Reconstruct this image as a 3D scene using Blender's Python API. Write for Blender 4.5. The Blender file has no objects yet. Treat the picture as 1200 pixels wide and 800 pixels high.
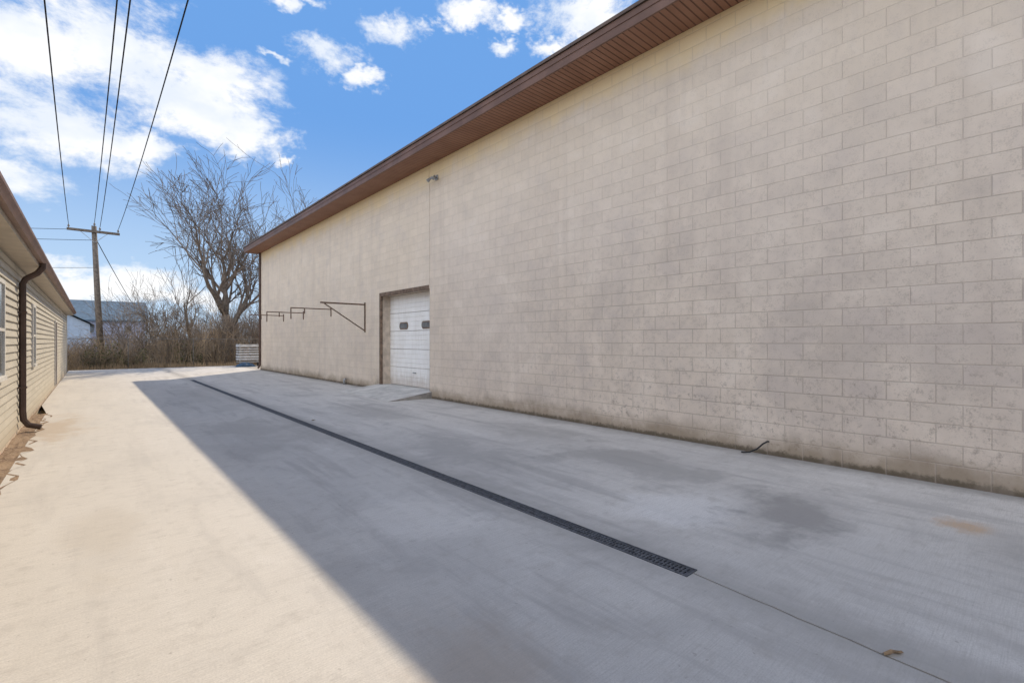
import bpy, math, random
from mathutils import Vector, Matrix
random.seed(7)
sc = bpy.context.scene
TH = math.radians(41.3)
CT, ST = math.cos(TH), math.sin(TH)

# ------------------------------------------------------------ helpers
class MB:
    def __init__(s): s.v=[]; s.f=[]
    def face(s,pts):
        b=len(s.v); s.v+= [tuple(p) for p in pts]; s.f.append(tuple(range(b,b+len(pts))))
    def box(s,x0,x1,y0,y1,z0,z1):
        b=len(s.v)
        s.v+=[(x0,y0,z0),(x1,y0,z0),(x1,y1,z0),(x0,y1,z0),(x0,y0,z1),(x1,y0,z1),(x1,y1,z1),(x0,y1,z1)]
        for f in [(0,3,2,1),(4,5,6,7),(0,1,5,4),(1,2,6,5),(2,3,7,6),(3,0,4,7)]:
            s.f.append(tuple(b+i for i in f))
    def tube(s,pts,rs,n=6,cap=True):
        pts=[Vector(p) for p in pts]
        if not hasattr(rs,'__len__'): rs=[rs]*len(pts)
        b=len(s.v); up=None
        for i,p in enumerate(pts):
            if i==0: d=pts[1]-p
            elif i==len(pts)-1: d=p-pts[i-1]
            else: d=pts[i+1]-pts[i-1]
            if d.length<1e-9: d=Vector((0,0,1))
            d.normalize()
            if up is None:
                a=Vector((0,0,1)) if abs(d.z)<.9 else Vector((1,0,0))
            else: a=up
            u=(a-d*a.dot(d))
            if u.length<1e-6: u=d.orthogonal()
            u.normalize(); w=d.cross(u); up=u
            for k in range(n):
                an=2*math.pi*(k+.5)/n
                q=p+(u*math.cos(an)+w*math.sin(an))*rs[i]
                s.v.append(tuple(q))
        for i in range(len(pts)-1):
            for k in range(n):
                k2=(k+1)%n
                s.f.append((b+i*n+k,b+i*n+k2,b+(i+1)*n+k2,b+(i+1)*n+k))
        if cap:
            s.f.append(tuple(b+k for k in reversed(range(n))))
            e=b+(len(pts)-1)*n
            s.f.append(tuple(e+k for k in range(n)))

def empty(name,loc,label=None,cat=None,group=None):
    o=bpy.data.objects.new(name,None); o.location=loc; o.empty_display_size=.3
    sc.collection.objects.link(o)
    if label: o["label"]=label
    if cat: o["category"]=cat
    if group: o["group"]=group
    return o
def mk(name,mb,mat,parent=None,smooth=False,label=None,cat=None,kind=None,group=None,bevel=0):
    me=bpy.data.meshes.new(name)
    me.from_pydata(mb.v,[],mb.f); me.update()
    me.materials.append(mat)
    if smooth:
        for p in me.polygons: p.use_smooth=True
    o=bpy.data.objects.new(name,me); sc.collection.objects.link(o)
    if parent:
        o.parent=parent
        T=Vector((0,0,0))
        if parent.type=='EMPTY': T=Vector(parent.location)
        o.matrix_parent_inverse=Matrix.Translation(-T)
    if label: o["label"]=label
    if cat: o["category"]=cat
    if kind: o["kind"]=kind
    if group: o["group"]=group
    if bevel:
        b=o.modifiers.new("bevel",'BEVEL'); b.width=bevel; b.segments=2; b.limit_method='ANGLE'
    return o

class NT:
    def __init__(s,nt): s.nt=nt
    def new(s,t,**k):
        n=s.nt.nodes.new(t)
        for a,b in k.items(): setattr(n,a,b)
        return n
    def put(s,sock,v):
        if isinstance(v,bpy.types.NodeSocket): s.nt.links.new(v,sock)
        elif v is not None:
            if hasattr(v,'__len__') and len(v)==3 and sock.type=='RGBA': v=(*v,1)
            sock.default_value=v
    def m(s,op,a,b=None,c=None,clamp=False):
        n=s.new('ShaderNodeMath',operation=op); n.use_clamp=clamp
        s.put(n.inputs[0],a); s.put(n.inputs[1],b); s.put(n.inputs[2],c)
        return n.outputs[0]
    def vm(s,op,a,b=None,out=0):
        n=s.new('ShaderNodeVectorMath',operation=op)
        s.put(n.inputs[0],a)
        if b is not None: s.put(n.inputs[1],b)
        return n.outputs[out]
    def mix(s,f,a,b,bt='MIX'):
        n=s.new('ShaderNodeMix',data_type='RGBA',blend_type=bt)
        s.put(n.inputs[0],f); s.put(n.inputs[6],a); s.put(n.inputs[7],b)
        return n.outputs[2]
    def noise(s,vec,scale,detail=4,rough=.55,dist=0,out=0):
        n=s.new('ShaderNodeTexNoise')
        s.put(n.inputs['Vector'],vec); n.inputs['Scale'].default_value=scale
        n.inputs['Detail'].default_value=detail; n.inputs['Roughness'].default_value=rough
        n.inputs['Distortion'].default_value=dist
        return n.outputs[out]
    def ss(s,v,a,b,lo=0,hi=1):
        n=s.new('ShaderNodeMapRange',interpolation_type='SMOOTHSTEP')
        s.put(n.inputs[0],v); n.inputs[1].default_value=a; n.inputs[2].default_value=b
        n.inputs[3].default_value=lo; n.inputs[4].default_value=hi
        return n.outputs[0]
    def xyz(s,v):
        n=s.new('ShaderNodeSeparateXYZ'); s.put(n.inputs[0],v); return n.outputs
    def comb(s,x,y,z):
        n=s.new('ShaderNodeCombineXYZ'); s.put(n.inputs[0],x); s.put(n.inputs[1],y); s.put(n.inputs[2],z); return n.outputs[0]
    def co(s): return s.new('ShaderNodeTexCoord').outputs['Object']
    def bump(s,h,strength,dist):
        n=s.new('ShaderNodeBump'); n.inputs['Strength'].default_value=strength
        n.inputs['Distance'].default_value=dist; s.put(n.inputs['Height'],h); return n.outputs[0]

def material(name,fn,rough=.85,metal=0,spec=.3):
    m=bpy.data.materials.new(name); m.use_nodes=True
    b=m.node_tree.nodes['Principled BSDF']
    b.inputs['Roughness'].default_value=rough; b.inputs['Metallic'].default_value=metal
    b.inputs['Specular IOR Level'].default_value=spec
    N=NT(m.node_tree)
    r=fn(N)
    if isinstance(r,tuple) and len(r)==2: col,nrm=r; N.put(b.inputs['Normal'],nrm)
    else: col=r
    N.put(b.inputs['Base Color'],col)
    return m
def plain(name,col,var=.25,scale=6,rough=.7,metal=0,spec=.3,bump=.0,det=3):
    def fn(N):
        c=N.co(); n=N.noise(c,scale,det,.6)
        d=tuple(x*(1-var) for x in col); l=tuple(min(1,x*(1+var)) for x in col)
        out=N.mix(N.ss(n,.3,.7),d,l)
        if bump: return out,N.bump(N.noise(c,scale*8,2),bump,.01)
        return out
    return material(name,fn,rough,metal,spec)

# ------------------------------------------------------------ materials
def cmu(N):
    c=N.co(); X,Y,Z=N.xyz(c)
    row=N.m('FLOOR',N.m('DIVIDE',Z,.2032))
    par=N.m('MODULO',N.m('ADD',row,100),2)
    u=N.m('ADD',N.m('DIVIDE',N.m('ADD',Y,X),.4064),N.m('MULTIPLY',par,.5))
    col=N.m('FLOOR',u)
    wn=N.new('ShaderNodeTexWhiteNoise',noise_dimensions='2D'); N.put(wn.inputs['Vector'],N.comb(col,row,0))
    rnd=wn.outputs['Value']
    fu=N.m('FRACT',u); fz=N.m('FRACT',N.m('DIVIDE',Z,.2032))
    du=N.m('MULTIPLY',N.m('MINIMUM',fu,N.m('SUBTRACT',1,fu)),.4064)
    dz=N.m('MULTIPLY',N.m('MINIMUM',fz,N.m('SUBTRACT',1,fz)),.2032)
    d=N.m('MINIMUM',du,dz)
    big=N.noise(c,.42,3,.55); mid=N.noise(c,1.6,4,.6,.3); fine=N.noise(c,70,3,.7); sp=N.noise(c,15,4,.7)
    wob=N.m('MULTIPLY',sp,.010)
    mort=N.m('SUBTRACT',1,N.ss(N.m('ADD',d,wob),.005,.0155))
    zoneY=N.ss(Y,13,1,0,1)
    zz=N.m('MULTIPLY',N.ss(Z,-.2,.4),N.ss(N.m('ADD',Z,N.m('MULTIPLY',big,2)),5.6,2.6))
    worn=N.m('MULTIPLY',N.m('ADD',N.m('MULTIPLY',zz,.85),.15),N.m('ADD',N.m('MULTIPLY',zoneY,.8),.20))
    patch=N.ss(N.m('ADD',N.m('MULTIPLY',big,.5),N.m('MULTIPLY',mid,.5)),.34,.60)
    wornN=N.m('MULTIPLY',worn,patch)
    base=N.mix(N.ss(big,.3,.7),(.70,.59,.485),(.76,.65,.545))
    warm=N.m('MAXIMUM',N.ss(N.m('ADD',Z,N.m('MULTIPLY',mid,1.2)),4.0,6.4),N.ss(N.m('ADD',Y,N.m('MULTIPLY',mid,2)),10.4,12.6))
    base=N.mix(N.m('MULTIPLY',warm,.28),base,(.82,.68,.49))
    base=N.mix(N.ss(mid,.45,.75,0,.45),base,(.60,.515,.45))
    base=N.mix(N.ss(mid,.47,.3,0,.2),base,(.84,.75,.66))
    r2=N.ss(rnd,.3,1.,0,1)
    tone=N.m('ADD',N.m('MULTIPLY',N.m('SUBTRACT',rnd,.5),N.m('ADD',N.m('MULTIPLY',wornN,.13),.065)),1.0)
    blk=N.mix(N.m('MULTIPLY',wornN,N.m('ADD',N.m('MULTIPLY',r2,.42),.34)),base,(.47,.40,.35))
    colr=N.mix(1,blk,N.comb(tone,tone,tone),'MULTIPLY')
    spk=N.ss(N.m('ADD',N.m('MULTIPLY',fine,.5),N.m('MULTIPLY',sp,.5)),.48,.66,0,1)
    colr=N.mix(N.m('MULTIPLY',spk,N.m('ADD',N.m('MULTIPLY',worn,.45),.18)),colr,(.38,.315,.26))
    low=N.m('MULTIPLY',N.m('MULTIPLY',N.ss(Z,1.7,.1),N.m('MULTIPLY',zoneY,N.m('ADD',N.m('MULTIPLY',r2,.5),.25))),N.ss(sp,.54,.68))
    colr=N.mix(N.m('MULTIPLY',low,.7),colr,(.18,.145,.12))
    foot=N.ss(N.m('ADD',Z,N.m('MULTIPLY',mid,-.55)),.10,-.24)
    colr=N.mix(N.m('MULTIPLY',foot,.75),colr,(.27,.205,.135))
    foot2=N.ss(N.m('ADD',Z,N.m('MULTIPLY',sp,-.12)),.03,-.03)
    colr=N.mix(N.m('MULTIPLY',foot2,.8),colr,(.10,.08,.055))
    st=N.noise(N.vm('MULTIPLY',c,(1,2.2,.12)),1.6,3,.65)
    colr=N.mix(N.ss(st,.48,.72,0,.25),colr,(.52,.43,.36))
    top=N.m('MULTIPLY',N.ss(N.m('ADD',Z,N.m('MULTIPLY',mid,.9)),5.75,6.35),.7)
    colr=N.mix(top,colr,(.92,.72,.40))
    mcol=N.mix(N.ss(big,.4,.6),(.38,.315,.26),(.50,.415,.35))
    mm=N.m('MULTIPLY',mort,N.m('ADD',N.m('MULTIPLY',N.m('MULTIPLY',worn,N.ss(mid,.35,.6,.5,1)),.55),.19))
    colr=N.mix(mm,colr,mcol)
    h=N.m('SUBTRACT',N.m('MULTIPLY',fine,.45),N.m('MULTIPLY',mort,.9))
    return colr,N.bump(h,.6,.006)
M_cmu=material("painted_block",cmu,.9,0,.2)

def concrete(N):
    c=N.co(); X,Y,Z=N.xyz(c)
    big=N.noise(c,.28,3,.55,.4); mid=N.noise(c,1.1,5,.62,.5); sm=N.noise(c,7,5,.72)
    fine=N.noise(c,110,2,.7)
    broom=N.noise(N.vm('MULTIPLY',c,(2.0,70,1)),2.2,3,.7)
    streak=N.noise(N.vm('MULTIPLY',c,(2.6,.32,1)),1.3,5,.65,.3)
    shade_side=N.ss(X,.6,1.8,.38,1)
    base=N.mix(N.ss(big,.35,.68),(.61,.585,.555),(.70,.665,.62))
    base=N.mix(N.m('SUBTRACT',1,shade_side),base,(.68,.635,.565))  # warmth of the sunlit strip painted into the slab colour
    base=N.mix(N.m('MULTIPLY',shade_side,N.ss(mid,.5,.70,0,.6)),base,(.44,.42,.40))
    base=N.mix(N.m('MULTIPLY',shade_side,N.ss(mid,.44,.28,0,.5)),base,(.80,.775,.74))
    base=N.mix(N.m('MULTIPLY',shade_side,N.ss(streak,.50,.66,0,.55)),base,(.39,.37,.355))
    base=N.mix(N.m('MULTIPLY',shade_side,N.ss(streak,.45,.3,0,.45)),base,(.80,.77,.73))
    base=N.mix(N.ss(sm,.48,.75,0,.5),base,(.44,.405,.365))
    pit=N.noise(c,24,3,.6)
    base=N.mix(N.ss(pit,.66,.74,0,.5),base,(.25,.22,.19))
    def blob(x,y,rx,ry,col,amt):
        nonlocal base
        d=N.vm('LENGTH',N.vm('MULTIPLY',N.vm('SUBTRACT',c,(x,y,0)),(1/rx,1/ry,0)),out=1)
        d=N.m('ADD',d,N.m('ADD',N.m('MULTIPLY',N.m('SUBTRACT',mid,.5),3.2),N.m('MULTIPLY',N.m('SUBTRACT',sm,.5),1.4)))
        base=N.mix(N.m('MULTIPLY',N.ss(d,1.1,.15),amt),base,col)
    blob(1.3,1.7,.4,.8,(.42,.34,.27),.55)
    blob(3.6,5.2,.8,1.8,(.33,.315,.305),.65)
    blob(4.9,3.4,.7,1.6,(.33,.315,.30),.7)
    blob(3.9,2.1,.7,.6,(.84,.82,.80),.55)
    blob(4.5,1.5,1.0,.45,(.27,.255,.245),.8)
    blob(4.9,.1,.8,.5,(.32,.30,.28),.6)
    blob(5.3,5.5,.6,1.6,(.34,.32,.30),.6)
    blob(5.15,.42,.25,.3,(.58,.38,.22),.8)
    blob(2.0,8.5,.8,2.4,(.36,.335,.31),.6)
    blob(4.4,9.3,.8,1.6,(.36,.34,.32),.6)
    blob(-.45,11.2,.5,1.8,(.46,.33,.20),.6)
    blob(2.2,15,.8,5,(.36,.34,.32),.5)
    blob(1.9,3.6,.5,.6,(.80,.76,.71),.5)
    blob(.1,4.6,.25,.9,(.50,.44,.36),.4)
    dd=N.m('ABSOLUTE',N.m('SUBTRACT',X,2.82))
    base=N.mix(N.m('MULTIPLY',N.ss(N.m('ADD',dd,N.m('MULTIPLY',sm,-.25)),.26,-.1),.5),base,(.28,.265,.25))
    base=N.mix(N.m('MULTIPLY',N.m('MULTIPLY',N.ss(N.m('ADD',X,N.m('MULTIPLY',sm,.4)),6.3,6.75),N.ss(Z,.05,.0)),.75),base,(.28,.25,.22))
    base=N.mix(N.ss(fine,.35,.7,0,.38),base,(.40,.375,.35))
    base=N.mix(N.ss(broom,.4,.7,0,.35),base,(.39,.365,.335))
    h=N.m('ADD',N.m('MULTIPLY',fine,.4),N.m('MULTIPLY',broom,.6))
    return base,N.bump(h,.5,.004)
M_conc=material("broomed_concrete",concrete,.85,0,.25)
M_ramp=plain("pale_ramp_concrete",(.56,.535,.50),.2,2.5,.85,bump=.2,det=5)
M_rampside=plain("ramp_flank_painted_shade",(.24,.22,.20),.3,5,.9)  # shade on the ramp flanks, painted in as a darker concrete colour
M_crack=plain("dark_joint_filler",(.10,.085,.07),.4,9,.95)

def siding(N):
    c=N.co(); n=N.noise(N.vm('MULTIPLY',c,(1,.4,3)),3,3,.6)
    col=N.mix(N.ss(n,.3,.75),(.56,.51,.42),(.48,.44,.36))
    Z=N.xyz(c)[2]
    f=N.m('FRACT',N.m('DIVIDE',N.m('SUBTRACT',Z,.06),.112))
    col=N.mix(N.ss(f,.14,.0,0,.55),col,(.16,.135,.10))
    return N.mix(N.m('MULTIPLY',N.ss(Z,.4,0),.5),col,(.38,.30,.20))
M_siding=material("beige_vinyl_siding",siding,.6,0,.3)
def soff(N):
    c=N.co(); X,Y,Z=N.xyz(c)
    f=N.m('FRACT',N.m('DIVIDE',Y,.10))
    l=N.ss(N.m('MINIMUM',f,N.m('SUBTRACT',1,f)),.04,.14)
    n=N.noise(c,2,3)
    a=N.mix(N.ss(n,.3,.7),(.275,.14,.092),(.33,.175,.118))
    return N.mix(l,(.13,.066,.047),a),N.bump(l,.8,.01)
M_soffit=material("ribbed_brown_soffit",soff,.6)
M_fascia=plain("brown_fascia",(.18,.105,.078),.18,1.5,.5)
M_brown=plain("brown_downspout",(.09,.055,.04),.2,4,.42)
M_roof=plain("brown_roof_sheet",(.14,.10,.08),.2,3,.6)
M_shingle=plain("grey_shingles",(.11,.10,.095),.3,12,.9)
M_jamb=plain("jamb_paint",(.54,.45,.36),.2,5,.8,bump=.2)
M_tan=plain("tan_soffit",(.46,.39,.30),.1,3,.6)
M_trimdark=plain("rusty_steel_trim",(.17,.115,.08),.35,8,.7)
def dwhite(N):
    c=N.co(); X,Y,Z=N.xyz(c); n=N.noise(N.vm('MULTIPLY',c,(1,2,.5)),3,4,.65)
    a=N.mix(N.ss(n,.35,.75),(.92,.90,.87),(.82,.79,.75))
    return N.mix(N.m('MULTIPLY',N.ss(N.m('ADD',Z,N.m('MULTIPLY',n,-.6)),.35,-.15),.5),a,(.45,.35,.26))
M_dwhite=material("white_door_paint",dwhite,.55)
M_white=plain("white_trim",(.66,.63,.57),.08,5,.5)
M_glass=plain("dark_glass",(.16,.17,.18),.35,3,.12,0,.6)
M_rust=plain("rusted_steel",(.14,.09,.065),.4,14,.8,.1,bump=.3)
M_galv=plain("galvanised_steel",(.36,.37,.38),.2,10,.5,.6)
M_link=plain("dull_chain_link",(.20,.18,.16),.3,5,.7,.2)
M_grate=plain("cast_iron_grate",(.09,.098,.115),.35,20,.6,.1)
M_pit=plain("drain_channel",(.03,.029,.028),.4,5,.95)
M_rubber=plain("black_rubber",(.03,.03,.03),.2,8,.7)
M_wood=plain("weathered_pole_wood",(.19,.155,.125),.3,7,.9,bump=.3)
M_wire=plain("black_wire",(.015,.015,.017),.2,4,.7)
M_porc=plain("porcelain_insulator",(.30,.27,.25),.2,8,.3)
M_bark=plain("grey_bark",(.17,.14,.115),.35,5,.95,bump=.4)
M_twig=plain("bare_twigs",(.18,.145,.12),.35,2,.95)
M_brush=plain("dry_brush",(.36,.26,.16),.55,.9,.95)
M_brush2=plain("grey_brush",(.24,.19,.145),.5,.9,.95)
M_ivy=plain("evergreen_vine_leaf",(.13,.13,.05),.5,2,.8)
M_wood2=plain("far_bare_woodland",(.26,.21,.18),.35,.3,.95)
M_leaf=plain("dry_leaf",(.26,.18,.11),.3,20,.8)
M_tarp=plain("blue_tarp",(.05,.10,.17),.3,6,.45)
M_cart=plain("dull_aluminium_slats",(.52,.53,.54),.2,6,.6,.1)
M_hroof=plain("slate_blue_shingles",(.13,.185,.24),.2,2,.85)
M_hwall=plain("pale_lavender_siding",(.42,.44,.56),.1,2,.7)
M_hwall2=plain("pale_blue_siding",(.46,.54,.66),.1,2,.7)
def groundf(N):
    c=N.co(); n=N.noise(c,.35,4,.65); f=N.noise(c,9,3,.7)
    a=N.mix(N.ss(n,.4,.62),(.20,.16,.09),(.11,.11,.045))
    return N.mix(N.ss(f,.4,.7,0,.6),a,(.28,.21,.13))
M_ground=material("winter_grass_soil",groundf,.95)
def dirtf(N):
    c=N.co(); n=N.noise(c,3,4,.7); f=N.noise(c,40,3,.7)
    a=N.mix(N.ss(n,.4,.62),(.20,.13,.085),(.33,.23,.15))
    return N.mix(N.ss(f,.45,.65,0,.7),a,(.42,.33,.24)),N.bump(f,.8,.02)
M_dirt=material("bare_dirt",dirtf,.95)

# ------------------------------------------------------------ ground
g=MB(); g.face([(-400,-300,-.1),(400,-300,-.1),(400,700,-.1),(-400,700,-.1)])
mk("ground",g,M_ground,kind="structure")
pv=MB(); DX0,DX1=2.752,2.888
G=2.82; PL=-.70
def top(x0,x1,y0,y1): pv.face([(x0,y0,0),(x1,y0,0),(x1,y1,0),(x0,y1,0)])
def sideY(x,y0,y1): pv.face([(x,y0,-.14),(x,y1,-.14),(x,y1,0),(x,y0,0)])
def sideX(y,x0,x1): pv.face([(x0,y,-.14),(x1,y,-.14),(x1,y,0),(x0,y,0)])
top(PL,DX0,1.5,32.5); top(DX1,6.5,1.5,27.0); top(DX1,6.5,27,32.5); top(6.5,13,27.0,32.5)
top(PL,2.6,-14,1.5); top(3.0,6.5,-14,1.5)
pv.face([(PL,13.5,0),(PL,32.5,0),(-.88,32.5,0),(-.86,15.2,0)])
# open slab joint wandering slightly away from the drain
jr=random.Random(9); JP=[(2.83,1.5)]
yy=1.5
while yy>-1.5:
    yy-=.12; JP.append((2.83-.075*(1.5-yy)+jr.uniform(-.004,.004),yy))
JP.append((2.60+.02,-14))
for (xa,ya),(xb,yb) in zip(JP[:-1],JP[1:]):
    h=.0065
    pv.face([(2.6,yb,0),(xb-h,yb,0),(xa-h,ya,0),(2.6,ya,0)])
    pv.face([(xb+h,yb,0),(3.0,yb,0),(3.0,ya,0),(xa+h,ya,0)])
    for s in (-h,h): pv.face([(xa+s,ya,-.14),(xb+s,yb,-.14),(xb+s,yb,0),(xa+s,ya,0)])
top(DX0,G-.004,21.5,32.5); top(G+.004,DX1,21.5,32.5)
sideY(PL,-14,13.5); sideY(13,27,32.5); sideX(32.5,-.88,13)
for x,a,b in ((G-.004,21.5,32.5),(G+.004,21.5,32.5),(DX0,1.5,21.5),(DX1,1.5,21.5)): sideY(x,a,b)
sideX(1.5,DX0,DX1); sideX(21.5,DX0,DX1)
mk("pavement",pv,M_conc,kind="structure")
jm=MB()
for (xa,ya),(xb,yb) in zip(JP[:-1],JP[1:]): jm.face([(xb-.02,yb,-.012),(xb+.02,yb,-.012),(xa+.02,ya,-.012),(xa-.02,ya,-.012)])
mk("pavement_joint",jm,M_crack,kind="structure")
d=MB()
nx,ny=6,160
def DP(a,b):
    e=random.Random(a*31+b).uniform(-.012,.018)
    x=-.93+b*(.23/nx)+(random.Random(a*7).uniform(0,.13) if b==nx else 0)
    yy=-2+a*(32/ny)
    if yy>13.5: x=min(x,-.93+b*.01); e=-.02 if b else e
    return (x,yy,-.008+e if b<nx else (.003 if yy<=13.5 else -.02))
for i in range(ny):
    for j in range(nx):
        d.face([DP(i,j),DP(i,j+1),DP(i+1,j+1),DP(i+1,j)])
mk("dirt_strip",d,M_dirt,kind="structure",smooth=True)

# ------------------------------------------------------------ trench drain
dr=empty("trench_drain",(G,11.5,0),"long black iron slotted trench drain set in concrete","drain")
ch=MB(); x0,x1,y0,y1=DX0,DX1,1.5,21.5
ch.face([(x0,y0,-.09),(x1,y0,-.09),(x1,y1,-.09),(x0,y1,-.09)])
mk("channel",ch,M_pit,dr)
fr=MB(); fr.box(x0+.001,x0+.012,y0+.004,y1-.004,-.08,.004); fr.box(x1-.012,x1-.001,y0+.004,y1-.004,-.08,.004)
fr.box(x0+.012,x1-.012,y0+.004,y0+.016,-.08,.003)
mk("frame",fr,M_grate,dr)
gm=MB()
gx0,gx1=-.053,.053
gm.box(gx0,gx0+.011,0.004,.996,-.025,.001); gm.box(gx1-.011,gx1,.004,.996,-.025,.001); gm.box(-.006,.006,.004,.996,-.025,-.001)
yy=.004
while yy<.985:
    gm.box(gx0+.011,-.006,yy,yy+.014,-.022,0); gm.box(.006,gx1-.011,yy,yy+.014,-.022,0); yy+=.0272
first=None
for i in range(20):
    if first is None:
        o=mk("grate",gm,M_grate,dr); first=o
    else:
        o=first.copy(); sc.collection.objects.link(o); o.parent=dr; o.matrix_parent_inverse=first.matrix_parent_inverse.copy()
    o.location=(G,1.516+i*.998,0)

# ------------------------------------------------------------ block warehouse
WX=6.5; WT=5.97; YE=27.0; YN=-14.0; XB=24.0
wh=empty("warehouse",(15,6,0),"tall windowless beige painted block warehouse with brown eave","building")
w=MB()
oy0,oy1,oz=10.6,13.4,2.81
def fx(y0,y1,z0,z1,x=WX): w.face([(x,y1,z0),(x,y0,z0),(x,y0,z1),(x,y1,z1)])
fx(YN,oy0-.008,-.1,WT)
fx(oy0+.008,oy1,oz,WT); fx(oy1,YE,-.1,WT)
w.face([(WX,oy0-.008,-.1),(WX+.03,oy0-.008,-.1),(WX+.03,oy0-.008,WT),(WX,oy0-.008,WT)])
w.face([(WX+.03,oy0+.008,oz),(WX,oy0+.008,oz),(WX,oy0+.008,WT),(WX+.03,oy0+.008,WT)])
w.face([(WX+.03,oy0+.008,oz),(WX+.03,oy0-.008,oz),(WX+.03,oy0-.008,WT),(WX+.03,oy0+.008,WT)])
RZ=8.2; XM=(WX+XB)/2
w.face([(WX,YE,-.1),(XB,YE,-.1),(XB,YE,WT),(XM,YE,RZ),(WX,YE,WT)])
w.face([(XB,YN,-.1),(WX,YN,-.1),(WX,YN,WT),(XM,YN,RZ),(XB,YN,WT)])
w.face([(XB,YN,-.1),(XB,YE,-.1),(XB,YE,WT),(XB,YN,WT)])
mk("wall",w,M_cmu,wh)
rv=MB()
rv.face([(WX,oy1,-.1),(WX,oy1,oz),(WX+.6,oy1,oz),(WX+.6,oy1,-.1)])
rv.face([(WX,oy0,-.1),(WX+.6,oy0,-.1),(WX+.6,oy0,oz),(WX,oy0,oz)])
rv.face([(WX,oy0,oz),(WX+.6,oy0,oz),(WX+.6,oy1,oz),(WX,oy1,oz)])
rv.face([(WX+.6,oy0,0),(WX+.6,oy0,oz),(WX+.6,oy1,oz),(WX+.6,oy1,0)])
mk("door_reveal",rv,M_jamb,wh)
tr=MB()
tr.box(WX-.012,WX+.06,oy1-.05,oy1+.04,.0,oz+.09); tr.box(WX-.012,WX+.06,oy0+.03,oy1-.05,oz-.02,oz+.09)
mk("door_frame",tr,M_trimdark,wh,bevel=.004)
EX=5.8
rf=MB(); ro=.25
ze=6.18
sl=(RZ-WT)/(XM-WX)
zr=ze+sl*(XM-EX)+.02
th=.05
for (xa,xb) in ((EX-.04,XM),(2*XM-EX+.04,XM)):
    za=ze
    rf.face([(xa,YN-ro,za),(xb,YN-ro,zr),(xb,YE+ro,zr),(xa,YE+ro,za)])
    rf.face([(xa,YN-ro,za+th),(xa,YE+ro,za+th),(xb,YE+ro,zr+th),(xb,YN-ro,zr+th)])
    rf.face([(xa,YN-ro,za),(xa,YE+ro,za),(xa,YE+ro,za+th),(xa,YN-ro,za+th)])
    for ys in (YN-ro,YE+ro):
        rf.face([(xa,ys,za),(xb,ys,zr),(xb,ys,zr+th),(xa,ys,za+th)])
mk("roof",rf,M_roof,wh)
fa=MB(); fa.box(EX,EX+.03,YN-ro+.02,YE+ro-.02,5.955,6.17)
fa.box(EX-.012,EX,YN-ro+.02,YE+ro-.02,6.08,6.175)
fa.box(EX+.03,WX+.3,YE+ro-.05,YE+ro-.02,5.955,6.17)
fa.face([(WX,YE+ro-.02,5.97),(XM,YE+ro-.02,RZ),(XM,YE+ro-.02,RZ+.25),(WX,YE+ro-.02,6.22)])
mk("fascia",fa,M_fascia,wh)
so=MB(); so.face([(EX+.03,YN,5.972),(WX,YN,5.972),(WX,YE+ro-.05,5.972),(EX+.03,YE+ro-.05,5.972)])
mk("soffit",so,M_soffit,wh)
ds=MB(); ds.tube([(WX-.06,YE-.12,5.97),(WX-.06,YE-.12,.25),(WX-.14,YE-.12,.08)],.05,8)
mk("downspout",ds,M_brown,wh)
RY0,RY1,RX=10.5,13.5,5.35
er=empty("entry_ramp",(5.8,12,0),"short pale sloped concrete ramp up to the overhead door","ramp")
rp=MB()
rp.face([(RX,RY0+.1,.004),(WX,RY0,.17),(WX,RY1,.17),(RX,RY1+.3,.004)])
mk("slope",rp,M_ramp,er)
rp=MB(); rp.face([(WX,oy0,.165),(WX+.6,oy0,.165),(WX+.6,oy1,.165),(WX,oy1,.165)])
mk("threshold",rp,M_ramp,er)
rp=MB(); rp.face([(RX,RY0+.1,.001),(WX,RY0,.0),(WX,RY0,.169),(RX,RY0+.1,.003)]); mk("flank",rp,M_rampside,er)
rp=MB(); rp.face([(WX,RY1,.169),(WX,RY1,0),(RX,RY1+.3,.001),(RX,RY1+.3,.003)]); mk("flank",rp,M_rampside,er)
od=MB(); DXf=WX+.33
for p in range(5):
    h=(oz-.17)/5
    z0=.17+p*h+.004; z1=.17+(p+1)*h-.004
    od.box(DXf+.012,DXf+.05,oy0,oy1,z0,z1)
    q=(z1-z0)/4
    for r in range(4):
        od.box(DXf,DXf+.012,oy0,oy1,z0+r*q+.006,z0+(r+1)*q-.006)
door=mk("overhead_door",od,M_dwhite,wh,bevel=.004)
def rrect(y0,y1,z0,z1,r,n=5):
    pts=[]
    for (cy,cz,a0) in ((y1-r,z1-r,0),(y0+r,z1-r,90),(y0+r,z0+r,180),(y1-r,z0+r,270)):
        for i in range(n+1):
            a=math.radians(a0+90*i/n); pts.append((cy+r*math.cos(a),cz+r*math.sin(a)))
    return pts
def prism(mb,pts,x0,x1):
    mb.face([(x0,a,b) for a,b in pts]); 
    n=len(pts)
    for i in range(n):
        a,b=pts[i];c_,d_=pts[(i+1)%n]; mb.face([(x0,a,b),(x0,c_,d_),(x1,c_,d_),(x1,a,b)])
for (a,b) in ((12.30,12.80),(11.04,11.54)):
    f=MB(); prism(f,rrect(a,b,1.80,2.01,.09),DXf-.012,DXf)
    o=mk("window",f,M_trimdark,door)
    f=MB(); prism(f,rrect(a+.035,b-.035,1.835,1.975,.06),DXf-.016,DXf-.012)
    mk("pane",f,M_glass,o)
hd=MB(); hd.box(DXf-.03,DXf,11.85,12.0,.55,.58)
mk("handle",hd,M_galv,door,bevel=.004)

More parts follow.
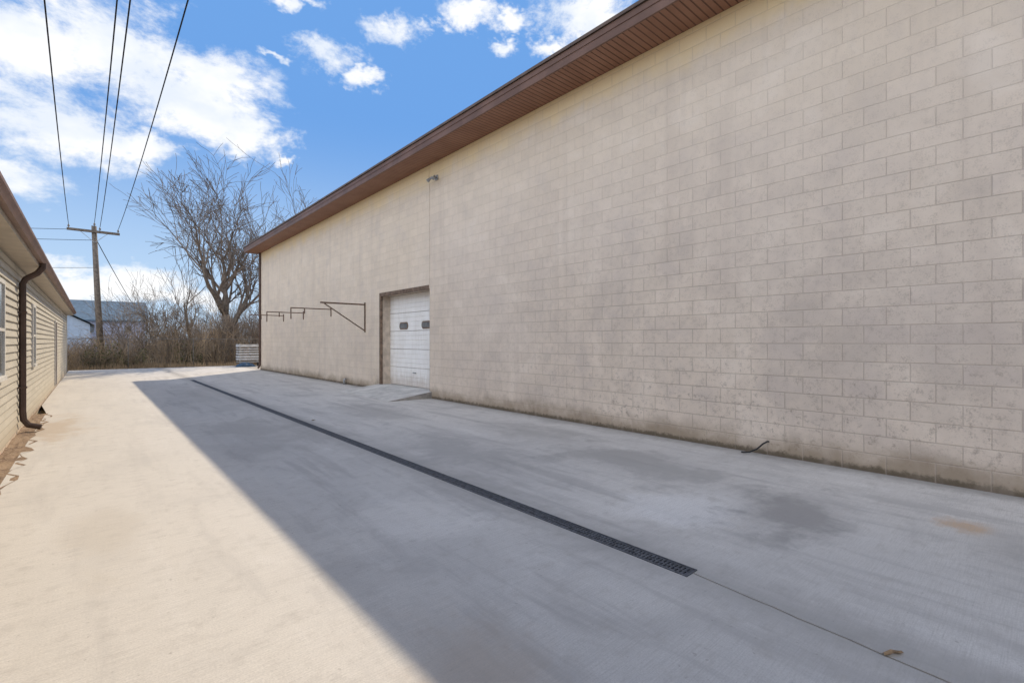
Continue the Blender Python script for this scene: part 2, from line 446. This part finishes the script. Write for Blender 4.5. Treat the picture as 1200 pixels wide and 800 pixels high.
fl=empty("wall_floodlight",(WX,10.25,5.55),"small twin head floodlight high on the block wall","wall light")
m=MB(); m.box(WX-.03,WX-.002,10.19,10.31,5.49,5.61); m.tube([(WX-.03,10.25,5.55),(WX-.10,10.25,5.55)],.016,8)
mk("mounting_plate",m,M_galv,fl,bevel=.005)
for sy in (-1,1):
    m=MB(); m.tube([(WX-.09,10.25+sy*.015,5.55),(WX-.11,10.25+sy*.06,5.56),(WX-.13,10.25+sy*.09,5.53),(WX-.20,10.25+sy*.13,5.46)],[.012,.022,.03,.045],12)
    mk("lamp_head",m,M_galv,fl,smooth=False)

XO=5.1
for i,yb in enumerate((14.44,17.3,20.3,23.0)):
    e=empty("wall_bracket",(WX,yb,2.6),"rusty steel arm bracket projecting from the block wall" if i else "rusty triangular steel bracket braced against the block wall","bracket",group="steel brackets on the block wall")
    t=.022 if i==0 else .017
    m=MB(); m.box(XO,WX-.03,yb-t,yb+t,2.59,2.59+2*t); mk("arm",m,M_rust,e)
    m=MB(); m.box(WX-.03,WX-.003,yb-t,yb+t,1.74 if i==0 else 2.35,2.68); mk("wall_plate",m,M_rust,e)
    if i==0:
        m=MB(); m.tube([(WX-.035,yb,1.80),(XO+.12,yb,2.585)],.021,4); mk("brace",m,M_rust,e)
    else:
        m=MB(); m.box(XO,XO+.03,yb-t,yb+t,2.22,2.588); mk("drop",m,M_rust,e)
        m=MB(); m.box(XO+.45,XO+.48,yb-t,yb+t,2.42,2.588); mk("drop",m,M_rust,e)

m=MB()
pts=[(WX+.02,2.42,.17),(WX-.03,2.43,.175),(WX-.08,2.46,.15),(WX-.12,2.52,.08),(WX-.15,2.60,.03),(WX-.16,2.70,.016)]
m.tube(pts,.010,8)
mk("hose",m,M_rubber,smooth=True,label="short black hose coming out of the wall base",cat="hose")
m=MB(); 
m.tube([(WX-.09,15.9,0),(WX-.09,15.9,.16),(WX-.03,15.9,.19)],[.04,.035,.03],8)
mk("pipe_stub",m,M_galv,smooth=True,label="small grey pipe stub at foot of block wall",cat="pipe")

# ------------------------------------------------------------ sided building
LX=-.9; LY0,LY1=-6.0,30.0; LT=2.66
lb=empty("low_building",(-5,12,0),"low beige sided building with brown gutter and downspout","building")
m=MB(); e=.112; z=.06
while z<LT-.01:
    z1=min(z+e,LT)
    m.face([(LX+.024,LY1,z),(LX+.024,LY0,z),(LX+.003,LY0,z1),(LX+.003,LY1,z1)])
    m.face([(LX,LY1,z),(LX,LY0,z),(LX+.024,LY0,z),(LX+.024,LY1,z)])
    z=z1
m.face([(LX,LY1,0),(LX-9,LY1,0),(LX-9,LY1,LT),(LX-4.5,LY1,4.3),(LX,LY1,LT)])
m.face([(LX,LY0,0),(LX-9,LY0,0),(LX-9,LY0,LT),(LX-4.5,LY0,4.3),(LX,LY0,LT)])
m.face([(LX-9,LY0,0),(LX-9,LY1,0),(LX-9,LY1,LT),(LX-9,LY0,LT)])
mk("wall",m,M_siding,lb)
m=MB(); m.box(LX-.2,LX+.01,LY0,LY1-.002,-.1,.058)
mk("foundation",m,M_jamb,lb)
m=MB(); m.box(LX+.003,LX+.035,LY1-.12,LY1+.01,.06,LT-.003); 
mk("corner_trim",m,M_white,lb)
m=MB(); GX=-.65
m.box(LX,GX,LY0-.2,LY1+.2,LT,LT+.025)
mk("soffit",m,M_tan,lb)
m=MB(); m.box(GX-.02,GX,LY0-.2,LY1+.2,LT+.027,LT+.17)
mk("fascia",m,M_tan,lb)
m=MB(); yA,yB=LY0-.2,LY1+.2
prof=[(GX+.002,2.815),(GX+.002,2.715),(GX+.055,2.715),(GX+.07,2.745),(GX+.095,2.785),(GX+.095,2.82),(GX+.085,2.82),(GX+.085,2.79),(GX+.05,2.73),(GX+.012,2.73),(GX+.012,2.815)]
for i in range(len(prof)):
    a=prof[i]; b=prof[(i+1)%len(prof)]
    m.face([(a[0],yA,a[1]),(a[0],yB,a[1]),(b[0],yB,b[1]),(b[0],yA,b[1])])
mk("gutter",m,M_fascia,lb)
m=MB(); xr=LX-4.5; zr2=4.55
for sx in (1,-1):
    xe=xr+sx*(GX+.045-xr)
    m.face([(xe,yA,2.835),(xe,yB,2.835),(xr,yB,zr2),(xr,yA,zr2)])
    m.face([(xe,yA,2.855),(xe,yB,2.855),(xr,yB,zr2+.03),(xr,yA,zr2+.03)])
    m.face([(xe,yA,2.835),(xe,yB,2.835),(xe,yB,2.855),(xe,yA,2.855)])
mk("roof",m,M_shingle,lb)
def dspout(y):
    m=MB()
    m.tube([(GX+.045,y,2.72),(GX+.045,y,2.65),(GX-.02,y,2.55),(LX+.10,y,2.45),(LX+.065,y,2.37),(LX+.065,y,.34),(LX+.075,y,.20),(LX+.13,y,.11),(LX+.28,y-.02,.06)],.045,8)
    for zz in (1.9,.7): m.box(LX+.006,LX+.115,y-.055,y+.055,zz,zz+.03)
    return mk("downspout",m,M_brown,lb)
dspout(10.9)
def lwindow(y0,y1,z0,z1,door=False):
    f=MB(); t=.06; x0,x1=LX+.003,LX+.045
    f.box(x0,x1,y0,y0+t,z0,z1); f.box(x0,x1,y1-t,y1,z0,z1)
    f.box(x0,x1,y0+t,y1-t,z1-t,z1)
    if not door: f.box(x0,x1+.02,y0+t,y1-t,z0,z0+t)
    o=mk("door_frame" if door else "window",f,M_white,lb,bevel=.004)
    p=MB(); 
    if door:
        p.box(x0,LX+.03,y0+t,y1-t,z0,z1-t); mk("door",p,M_brown,lb)
    else:
        p.box(x0,LX+.028,y0+t,y1-t,z0+t,z1-t); mk("pane",p,M_glass,o)
        s=MB(); s.box(LX+.028,LX+.042,y0+t,y1-t,(z0+z1)/2-.02,(z0+z1)/2+.02); mk("sash_bar",s,M_white,o)
lwindow(8.3,9.12,.95,2.25)
lwindow(13.1,13.7,.95,2.18)
lwindow(20.6,21.5,.06,2.12,True)

# ------------------------------------------------------------ pole and wires
PX,PY=.08,38.3
up=empty("utility_pole",(PX,PY,0),"weathered wooden utility pole with one crossarm","utility pole")
m=MB(); m.tube([(PX+.36,PY,-.1),(PX+.17,PY,4),(PX,PY,8.4)],[.18,.155,.125],12)
mk("shaft",m,M_wood,up,smooth=True)
m=MB(); m.box(PX-1.2,PX+1.2,PY-.2,PY-.09,7.98,8.12)
mk("crossarm",m,M_wood,up)
m=MB()
m.tube([(PX-.6,PY-.14,7.98),(PX+.02,PY-.14,7.4)],.018,4); m.tube([(PX+.62,PY-.14,7.98),(PX+.06,PY-.14,7.4)],.018,4)
mk("brace",m,M_galv,up)
ins=[]
for xo in (-1.12,.02,.27,1.12):
    x=PX+xo; zt=8.12 if abs(xo)>.06 else 8.4; yo=-.145 if abs(xo)>.06 else 0
    m=MB(); m.tube([(x,PY+yo,zt),(x,PY+yo,zt+.06),(x,PY+yo,zt+.07),(x,PY+yo,zt+.13),(x,PY+yo,zt+.14),(x,PY+yo,zt+.19)],[.02,.02,.06,.045,.055,.03],8)
    mk("insulator",m,M_porc,up,smooth=True); ins.append((x,PY+yo,zt+.19))
def wire(a,b,sag,r=.014,label="black overhead power line running from the utility pole"):
    m=MB(); pts=[]
    for i in range(41):
        t=i/40; p=Vector(a).lerp(Vector(b),t); p.z-=4*sag*t*(1-t); pts.append(p)
    m.tube(pts,r,5); 
    return mk("power_line",m,M_wire,smooth=True,label=label,cat="overhead wire",group="overhead wires on the pole")
ends=[-.2,.62,.7,1.42]
for a,xe in zip(ins,ends):
    wire(a,(xe,-18,9.0),1.0)
wire((PX-1.1,PY,8.05),(-60,62,9.5),1.2); wire((PX,PY,7.55),(-60,60,9.0),1.2)
wire((PX+.1,PY-.1,7.6),(5.5,87.3,4.7),.25,.024,label="thin black service wire sloping down from the pole")
wire((PX,PY,5.9),(-40,45,5.2),.7,.012)

# ------------------------------------------------------------ trees
def grow(mt,mc,base,h,seed,r0,fork=.2,levels=5,lean=(0,0),spread=1.0,kids=(4,6),rmin=.006,lo=.45,upt=.05,keep=(.62,.8)):
    R=random.Random(seed)
    def br(p,d,L,r,lev):
        n=5 if lev<2 else (4 if lev<4 else 3)
        pts=[Vector(p)]; rs=[r]; dd=Vector(d)
        for i in range(n):
            wob=.12 if lev==0 else (.17 if lev<3 else .25)
            dd=(dd+Vector((R.uniform(-wob,wob),R.uniform(-wob,wob),R.uniform(-wob,wob)+ (upt if 0<lev<4 else .02)))).normalized()
            pts.append(pts[-1]+dd*(L/n)); rs.append(max(rmin,r*(1-(.3 if lev==0 else .55)*(i+1)/n)))
        tgt=mt if lev<=1 else mc
        tgt.tube(pts,rs,8 if lev==0 else (6 if lev==1 else (4 if lev==2 else 3)),cap=(lev<3))
        if lev>=levels: return
        k=R.randint(*kids)
        for j in range(k):
            t=R.uniform(.25,1) if lev>0 else R.uniform(lo,1)
            if j==0: t=1.0
            f=t*n; i0=min(int(f),n-1); q=pts[i0].lerp(pts[i0+1],f-i0)
            rr=rs[i0]*(1-(f-i0))+rs[i0+1]*(f-i0)
            dl=(pts[i0+1]-pts[i0]).normalized()
            ax=dl.orthogonal().normalized(); ax.rotate(Matrix.Rotation((j*2.4+R.uniform(-.5,.5)) if lev==0 else R.uniform(0,6.283),3,dl))
            an=R.uniform(.4,.85)*spread if j>0 else R.uniform(.05,.35)
            nd=dl.copy(); nd.rotate(Matrix.Rotation(an,3,ax))
            br(q,nd,L*(R.uniform(.55,.8) if lev else R.uniform(.95,1.25)),max(rmin,rr*R.uniform(*keep)),lev+1)
    d0=Vector((lean[0],lean[1],1)).normalized()
    br(base,d0,h*fork,r0,0)
def tree(pos,h,seed,r0,label,**k):
    mt,mc=MB(),MB(); grow(mt,mc,(pos[0],pos[1],-.15),h,seed,r0,**k)
    e=empty("bare_tree",(pos[0],pos[1],0),label,"tree",)
    mk("trunk",mt,M_bark,e,smooth=True); mk("crown",mc,M_twig,e)
    return e
tree((6.9,36.8),15.5,11,.33,"tall leafless tree with spreading forked limbs behind the fence",fork=.22,levels=5,kids=(4,5),spread=.88,rmin=.011,lo=.4,upt=.11,keep=(.68,.84))
tree((5.2,38.5),9.5,5,.14,"slender leaning leafless tree in the brush",fork=.24,levels=4,lean=(-.2,0),kids=(3,4),rmin=.011,upt=.12,spread=.8)
tree((13.4,42),17.5,23,.26,"tall leafless tree rising beyond the warehouse roof",fork=.24,levels=5,kids=(3,4),rmin=.012,spread=.8)
tree((4.0,37.5),5.5,31,.07,"small leafless sapling standing in dry brush",fork=.25,levels=4,kids=(3,4),rmin=.010,spread=.8)
tree((8.9,35.8),8,41,.13,"small leafless tree beside the chain link fence",fork=.25,levels=4,kids=(3,4),rmin=.010)

R=random.Random(3)
def stemmy(m,x,y,h,R,r=.012):
    a=R.uniform(0,6.28); ln=R.uniform(.1,.9)
    dx,dy=math.cos(a)*ln,math.sin(a)*ln
    p0=Vector((x,y,-.1)); p1=p0+Vector((dx*.25*h+R.uniform(-.15,.15),dy*.25*h,h*.5)); p2=p0+Vector((dx*.7*h,dy*.7*h,h*R.uniform(.75,1))); p3=p2+Vector((dx*.6*h,dy*.5*h,R.uniform(-.45,.15)*h))
    m.tube([p0,p1,p2,p3],[r,r*.8,r*.6,r*.35],3,cap=False)
    for q in (p1,p2,p3):
        e=q+Vector((R.uniform(-.5,.5),R.uniform(-.4,.4),R.uniform(-.1,.5)))
        m.tube([q,e],[r*.5,r*.3],3,cap=False)
def prof_h(x):
    return 1.35+.55*math.sin(x*1.1+2)+.45*math.sin(x*2.7)+.4*math.sin(x*6.1+1)+(.8 if 2.4<x<6.5 else 0)-(.35 if x<1.4 else 0)
m=MB(); m2=MB()
for i in range(2800):
    x=R.uniform(-3.5,13); y=R.uniform(33.7,40)
    hh=prof_h(x+.3*(y-36))*R.uniform(.4,1.3)
    stemmy(m if R.random()<.6 else m2,x,y,max(.3,hh),R)
for i in range(48):
    x=R.uniform(1.2,13); y=R.uniform(34.5,41)
    grow(m2,m2,(x,y,-.1),R.uniform(2.5,6.2),500+i,.04,fork=.32,levels=3,kids=(3,5),spread=1.1,rmin=.007)
mk("brush_thicket",m,M_brush,kind="stuff",label="tangled dry tan brush beyond the yard",cat="brush")
mk("brush_thicket",m2,M_brush2,kind="stuff",label="tangled grey brown brush beyond the yard",cat="brush")
m=MB()
for i in range(11000):
    x=R.uniform(-3.5,13); y=R.uniform(34.0,37.5); z=abs(R.gauss(0,.6))
    if math.sin(x*1.7)+math.sin(x*.6+1)<-.1 or z>prof_h(x): continue
    s=R.uniform(.02,.05); n=Vector((R.uniform(-1,1),R.uniform(-1,1),R.uniform(-1,1))).normalized(); u=n.orthogonal().normalized()*s; v=n.cross(u)
    c=Vector((x,y,z)); m.face([c-u-v,c+u-v,c+u+v,c-u+v])
mk("ground_vines",m,M_ivy,kind="stuff",label="low olive green vines in the brush",cat="vines")
m=MB()
for i in range(6000):
    x=R.uniform(-3.5,13); y=R.uniform(32.6,35.5); z=R.uniform(0,.06)-.1
    h=R.uniform(.08,.4); dx,dy=R.uniform(-.12,.12),R.uniform(-.12,.12)
    m.face([(x-.012,y,z),(x+.012,y,z),(x+dx,y+dy,z+h)])
mk("dry_grass",m,M_brush,kind="stuff",label="dry grass at pavement edge",cat="grass")
m=MB()
for i in range(70):
    x=R.uniform(-30,50); y=R.uniform(98,140); h=R.uniform(5,9.5)
    grow(m,m,(x,y,-.2),h,1000+i,.12,fork=.3,levels=3,kids=(4,6),spread=1.1,rmin=.02)
for i in range(1400):
    x=R.uniform(1,45); y=R.uniform(60,80); stemmy(m,x,y,R.uniform(1.2,3.0),R,.035)
mk("far_woodland",m,M_wood2,kind="stuff",label="distant leafless woodland",cat="woods")

# ------------------------------------------------------------ fence
y=33.4; x0,x1=-1.5,13.4; H=1.6
e=empty("chain_link_fence",(5,y,0),"dull grey chain link fence overgrown with dry brush","fence")
r=MB(); r.tube([(x0,y,H),(x1,y,H)],.018,8); mk("top_rail",r,M_link,e,smooth=True)
x=x0
while x<=x1+.01:
    p=MB(); p.tube([(x,y+.03,-.1),(x,y+.03,H+.06)],.026,8); mk("post",p,M_link,e,smooth=True); x+=2.98
f=MB(); st=.09; t=.0022
n=int((x1-x0+H)/st)
for sgn in (1,-1):
    for i in range(n+1):
        a=x0-H+i*st if sgn>0 else x0+i*st
        za,zb=0,H
        if sgn>0: za=max(0,x0-a); zb=min(H,x1-a)
        else: za=max(0,a-x1); zb=min(H,a-x0)
        if zb<=za: continue
        f.tube([(a+sgn*za,y,za),(a+sgn*zb,y,zb)],t,3,cap=False)
mk("mesh",f,M_link,e)

cx,cy=6.98,31.6
e=empty("slatted_cart",(cx,cy,0),"pale grey slatted metal cart parked by the chain link fence","cart")
m=MB()
for z,hh in ((.36,.09),(.50,.11),(.68,.08),(.84,.06),(.98,.06),(1.13,.15)):
    m.box(cx-.6,cx+.6,cy-.42,cy-.40,z,z+hh); m.box(cx-.6,cx-.58,cy-.4,cy+.4,z,z+hh); m.box(cx+.58,cx+.6,cy-.4,cy+.4,z,z+hh)
    m.box(cx-.6,cx+.6,cy+.40,cy+.42,z,z+hh)
mk("slatted_side",m,M_cart,e)
m=MB()
for sx in (-.56,.52):
    for sy in (-.40,.36): m.box(cx+sx,cx+sx+.04,cy+sy+.003,cy+sy+.04,.12,1.34)
m.box(cx-.6,cx+.6,cy-.4,cy+.4,.22,.27)
mk("frame",m,M_galv,e)
for sx in (-.42,.42):
    m=MB(); m.tube([(cx+sx-.04,cy-.3,.125),(cx+sx+.04,cy-.3,.125)],.12,14); mk("wheel",m,M_rubber,e)
m=MB(); nn=16
def tp(i,j):
    u=i/nn;v=j/nn; hh=(math.sin(math.pi*u)*math.sin(math.pi*v))**.5
    rr=random.Random(i*37+j).uniform(.75,1.1)
    return (cx-.85+u*1.0,cy-1.05+v*.5,.24*hh*rr+.003)
for i in range(nn):
    for j in range(nn): m.face([tp(i,j),tp(i+1,j),tp(i+1,j+1),tp(i,j+1)])
mk("tarp_heap",m,M_tarp,label="crumpled dark blue tarp heap on the concrete",cat="tarp")

# ------------------------------------------------------------ houses
def house(cx,cy,wd,dp,eh,rh,mw,mr,label,gable_x=True,nw=1):
    e=empty("house",(cx,cy,0),label,"house")
    m=MB(); x0,x1,y0,y1=cx-wd/2,cx+wd/2,cy-dp/2,cy+dp/2
    if gable_x:
        m.face([(x0,y0,-.1),(x1,y0,-.1),(x1,y0,eh),(x0,y0,eh)]); m.face([(x1,y1,-.1),(x0,y1,-.1),(x0,y1,eh),(x1,y1,eh)])
        for x in (x0,x1): m.face([(x,y0,-.1),(x,y1,-.1),(x,y1,eh),(x,cy,rh-.1),(x,y0,eh)])
    else:
        for x in (x0,x1): m.face([(x,y0,-.1),(x,y1,-.1),(x,y1,eh),(x,y0,eh)])
        for y in (y0,y1): m.face([(x0,y,-.1),(x1,y,-.1),(x1,y,eh),(cx,y,rh-.1),(x0,y,eh)])
    mk("wall",m,mw,e)
    m=MB(); o=.4
    if gable_x:
        dz=(rh-eh)/(dp/2)*o
        for s in (-1,1):
            ya=cy+s*(dp/2+o)
            m.face([(x0-o,ya,eh-dz),(x1+o,ya,eh-dz),(x1+o,cy,rh),(x0-o,cy,rh)])
            m.face([(x0-o,ya,eh-dz+.18),(x1+o,ya,eh-dz+.18),(x1+o,cy,rh+.18),(x0-o,cy,rh+.18)])
            m.face([(x0-o,ya,eh-dz),(x1+o,ya,eh-dz),(x1+o,ya,eh-dz+.18),(x0-o,ya,eh-dz+.18)])
    else:
        dz=(rh-eh)/(wd/2)*o
        for s in (-1,1):
            xa=cx+s*(wd/2+o)
            m.face([(xa,y0-o,eh-dz),(xa,y1+o,eh-dz),(cx,y1+o,rh),(cx,y0-o,rh)])
            m.face([(xa,y0-o,eh-dz+.18),(xa,y1+o,eh-dz+.18),(cx,y1+o,rh+.18),(cx,y0-o,rh+.18)])
            m.face([(xa,y0-o,eh-dz),(xa,y1+o,eh-dz),(xa,y1+o,eh-dz+.18),(xa,y0-o,eh-dz+.18)])
    mk("roof",m,mr,e)
    for k in range(nw):
        x=x0+wd*(k+.5)/nw
        f=MB(); f.box(x-.45,x+.45,y0-.06,y0-.01,eh-1.9,eh-.8); q=mk("window",f,mw,e)
        f=MB(); f.box(x-.38,x+.38,y0-.08,y0-.062,eh-1.83,eh-.87); mk("pane",f,M_glass,q)
house(1.8,92,8.0,9,4.5,7.2,M_hwall,M_hroof,"distant pale lavender house with slate blue gable roof",True,2)
house(-3.2,80,6.0,8,3.5,5.3,M_hwall2,M_hroof,"distant pale blue house with low gable front",False,1)

for i,(x,y,rot,s,el) in enumerate(((2.79,.50,2.6,.024,2.6),(3.05,9.0,.3,.03,1.6))):
    m=MB(); pts=[]
    for k in range(12):
        a=2*math.pi*k/12; r=s*(1 if k%3 else .75)
        lx,ly=math.cos(a)*r*el,math.sin(a)*r*.6
        pts.append((x+lx*math.cos(rot)-ly*math.sin(rot),y+lx*math.sin(rot)+ly*math.cos(rot),.004+.35*abs(ly)+.01*(k%3==0)))
    for k in range(12): m.face([(x,y,.005),pts[k],pts[(k+1)%12]])
    mk("dry_leaf",m,M_leaf,label="curled dry brown leaf lying on the concrete",cat="leaf",group="dry leaves on the concrete")

# ------------------------------------------------------------ light
SD=Vector((-4.68,-5.2,-6.22)).normalized()
EL=math.asin(-SD.z); AZ=math.atan2(-SD.x,-SD.y)
sun=bpy.data.lights.new("sun",'SUN'); sun.energy=4.2; sun.angle=math.radians(.5); sun.color=(1,.86,.66)
so_=bpy.data.objects.new("sun",sun); sc.collection.objects.link(so_); so_.location=(20,20,30)
so_.rotation_euler=SD.to_track_quat('-Z','Y').to_euler()
wd=bpy.data.worlds.new("World"); sc.world=wd; wd.use_nodes=True
nt=wd.node_tree; N=NT(nt); bg=nt.nodes['Background']; STR=.15
bg.inputs['Strength'].default_value=STR
sky=N.new('ShaderNodeTexSky',sky_type='NISHITA'); sky.sun_disc=False; sky.sun_elevation=EL; sky.sun_rotation=AZ
sky.air_density=1.0; sky.dust_density=.2; sky.ozone_density=2.0
dirv=N.new('ShaderNodeTexCoord').outputs['Generated']
def pdir(px,py):
    s=px-600; v=Vector((s*CT+560*ST,-s*ST+560*CT,400-py)); return v.normalized()
flat=N.vm('MULTIPLY',dirv,(1,1,1.6))
w1=N.vm('MULTIPLY',N.vm('SUBTRACT',N.noise(flat,8,4,.65,out=1),(.5,.5,.5)),(.13,.13,.08))
w2=N.vm('MULTIPLY',N.vm('SUBTRACT',N.noise(flat,30,3,.65,out=1),(.5,.5,.5)),(.05,.05,.035))
wdir=N.vm('ADD',dirv,N.vm('ADD',w1,w2))
n1=N.noise(flat,9,8,.7,.2)
blobs=[(30,50,.12,1.3),(120,60,.12,1.3),(60,140,.11,1.4),(20,205,.07,1.8),(190,95,.11,1.4),(255,115,.11,1.4),(150,165,.06,1.8),(290,150,.07,1.4),
 (380,70,.07,1.8),(425,98,.05,3.),(465,38,.06,2.0),(510,25,.035,2.4),(548,12,.055,2.2),(592,55,.03,2.2),(602,25,.04,2.2),(680,15,.09,1.9),(640,55,.04,2.5),(345,2,.04,3),(320,68,.03,3.5),
 (120,335,.13,4),(200,348,.11,4.5),(30,305,.07,4),(345,187,.02,2)]
mask=None
for (px,py,r,zs) in blobs:
    d=pdir(px,py)
    L=N.vm('LENGTH',N.vm('MULTIPLY',N.vm('SUBTRACT',wdir,tuple(d)),(1/r,1/r,zs/r)),out=1)
    v=N.m('SUBTRACT',1,L)
    mask=v if mask is None else N.m('MAXIMUM',mask,v)
z_=N.xyz(dirv)
away=N.ss(N.m('ADD',N.m('MULTIPLY',z_[0],.8),N.m('MULTIPLY',z_[1],.6)),.0,-.45)
mask=N.m('MAXIMUM',mask,N.m('SUBTRACT',N.m('MULTIPLY',away,.85),.5))
dens=N.m('ADD',N.m('MAXIMUM',mask,-.6),N.m('MULTIPLY',N.m('SUBTRACT',n1,.5),2.7))
cov=N.ss(dens,-.12,.72)
shade=N.ss(N.noise(N.vm('ADD',flat,(.02,.01,.03)),9,4,.55),.35,.62)
cl=N.mix(shade,(5.8,6.2,6.8),(7.2,7.2,7.2))
cl=N.mix(away,cl,(17.2,17.8,19.0))  # unseen clouds added behind the camera, overbright to fill the shaded wall
hs=N.new('ShaderNodeHueSaturation'); hs.inputs['Saturation'].default_value=1.25
N.put(hs.inputs['Color'],sky.outputs[0])
skym=N.vm('MINIMUM',hs.outputs[0],(1.1,2.55,5.4))
haze=N.ss(z_[2],.0,.42,.85,0)
skyc=N.mix(haze,skym,(4.3,5.5,6.6))
out=N.mix(N.m('MULTIPLY',cov,.95),skyc,cl)
N.put(bg.inputs['Color'],out)

# ------------------------------------------------------------ camera
cam=bpy.data.cameras.new("camera"); cam.lens=16.8; cam.sensor_width=36; cam.clip_end=2000; cam.clip_start=.05
co=bpy.data.objects.new("camera",cam); sc.collection.objects.link(co)
co.location=(0,0,1.45); co.rotation_euler=(math.radians(90),0,-TH)
sc.camera=co
sc.view_settings.view_transform='Standard'; sc.view_settings.look='None'; sc.view_settings.exposure=0
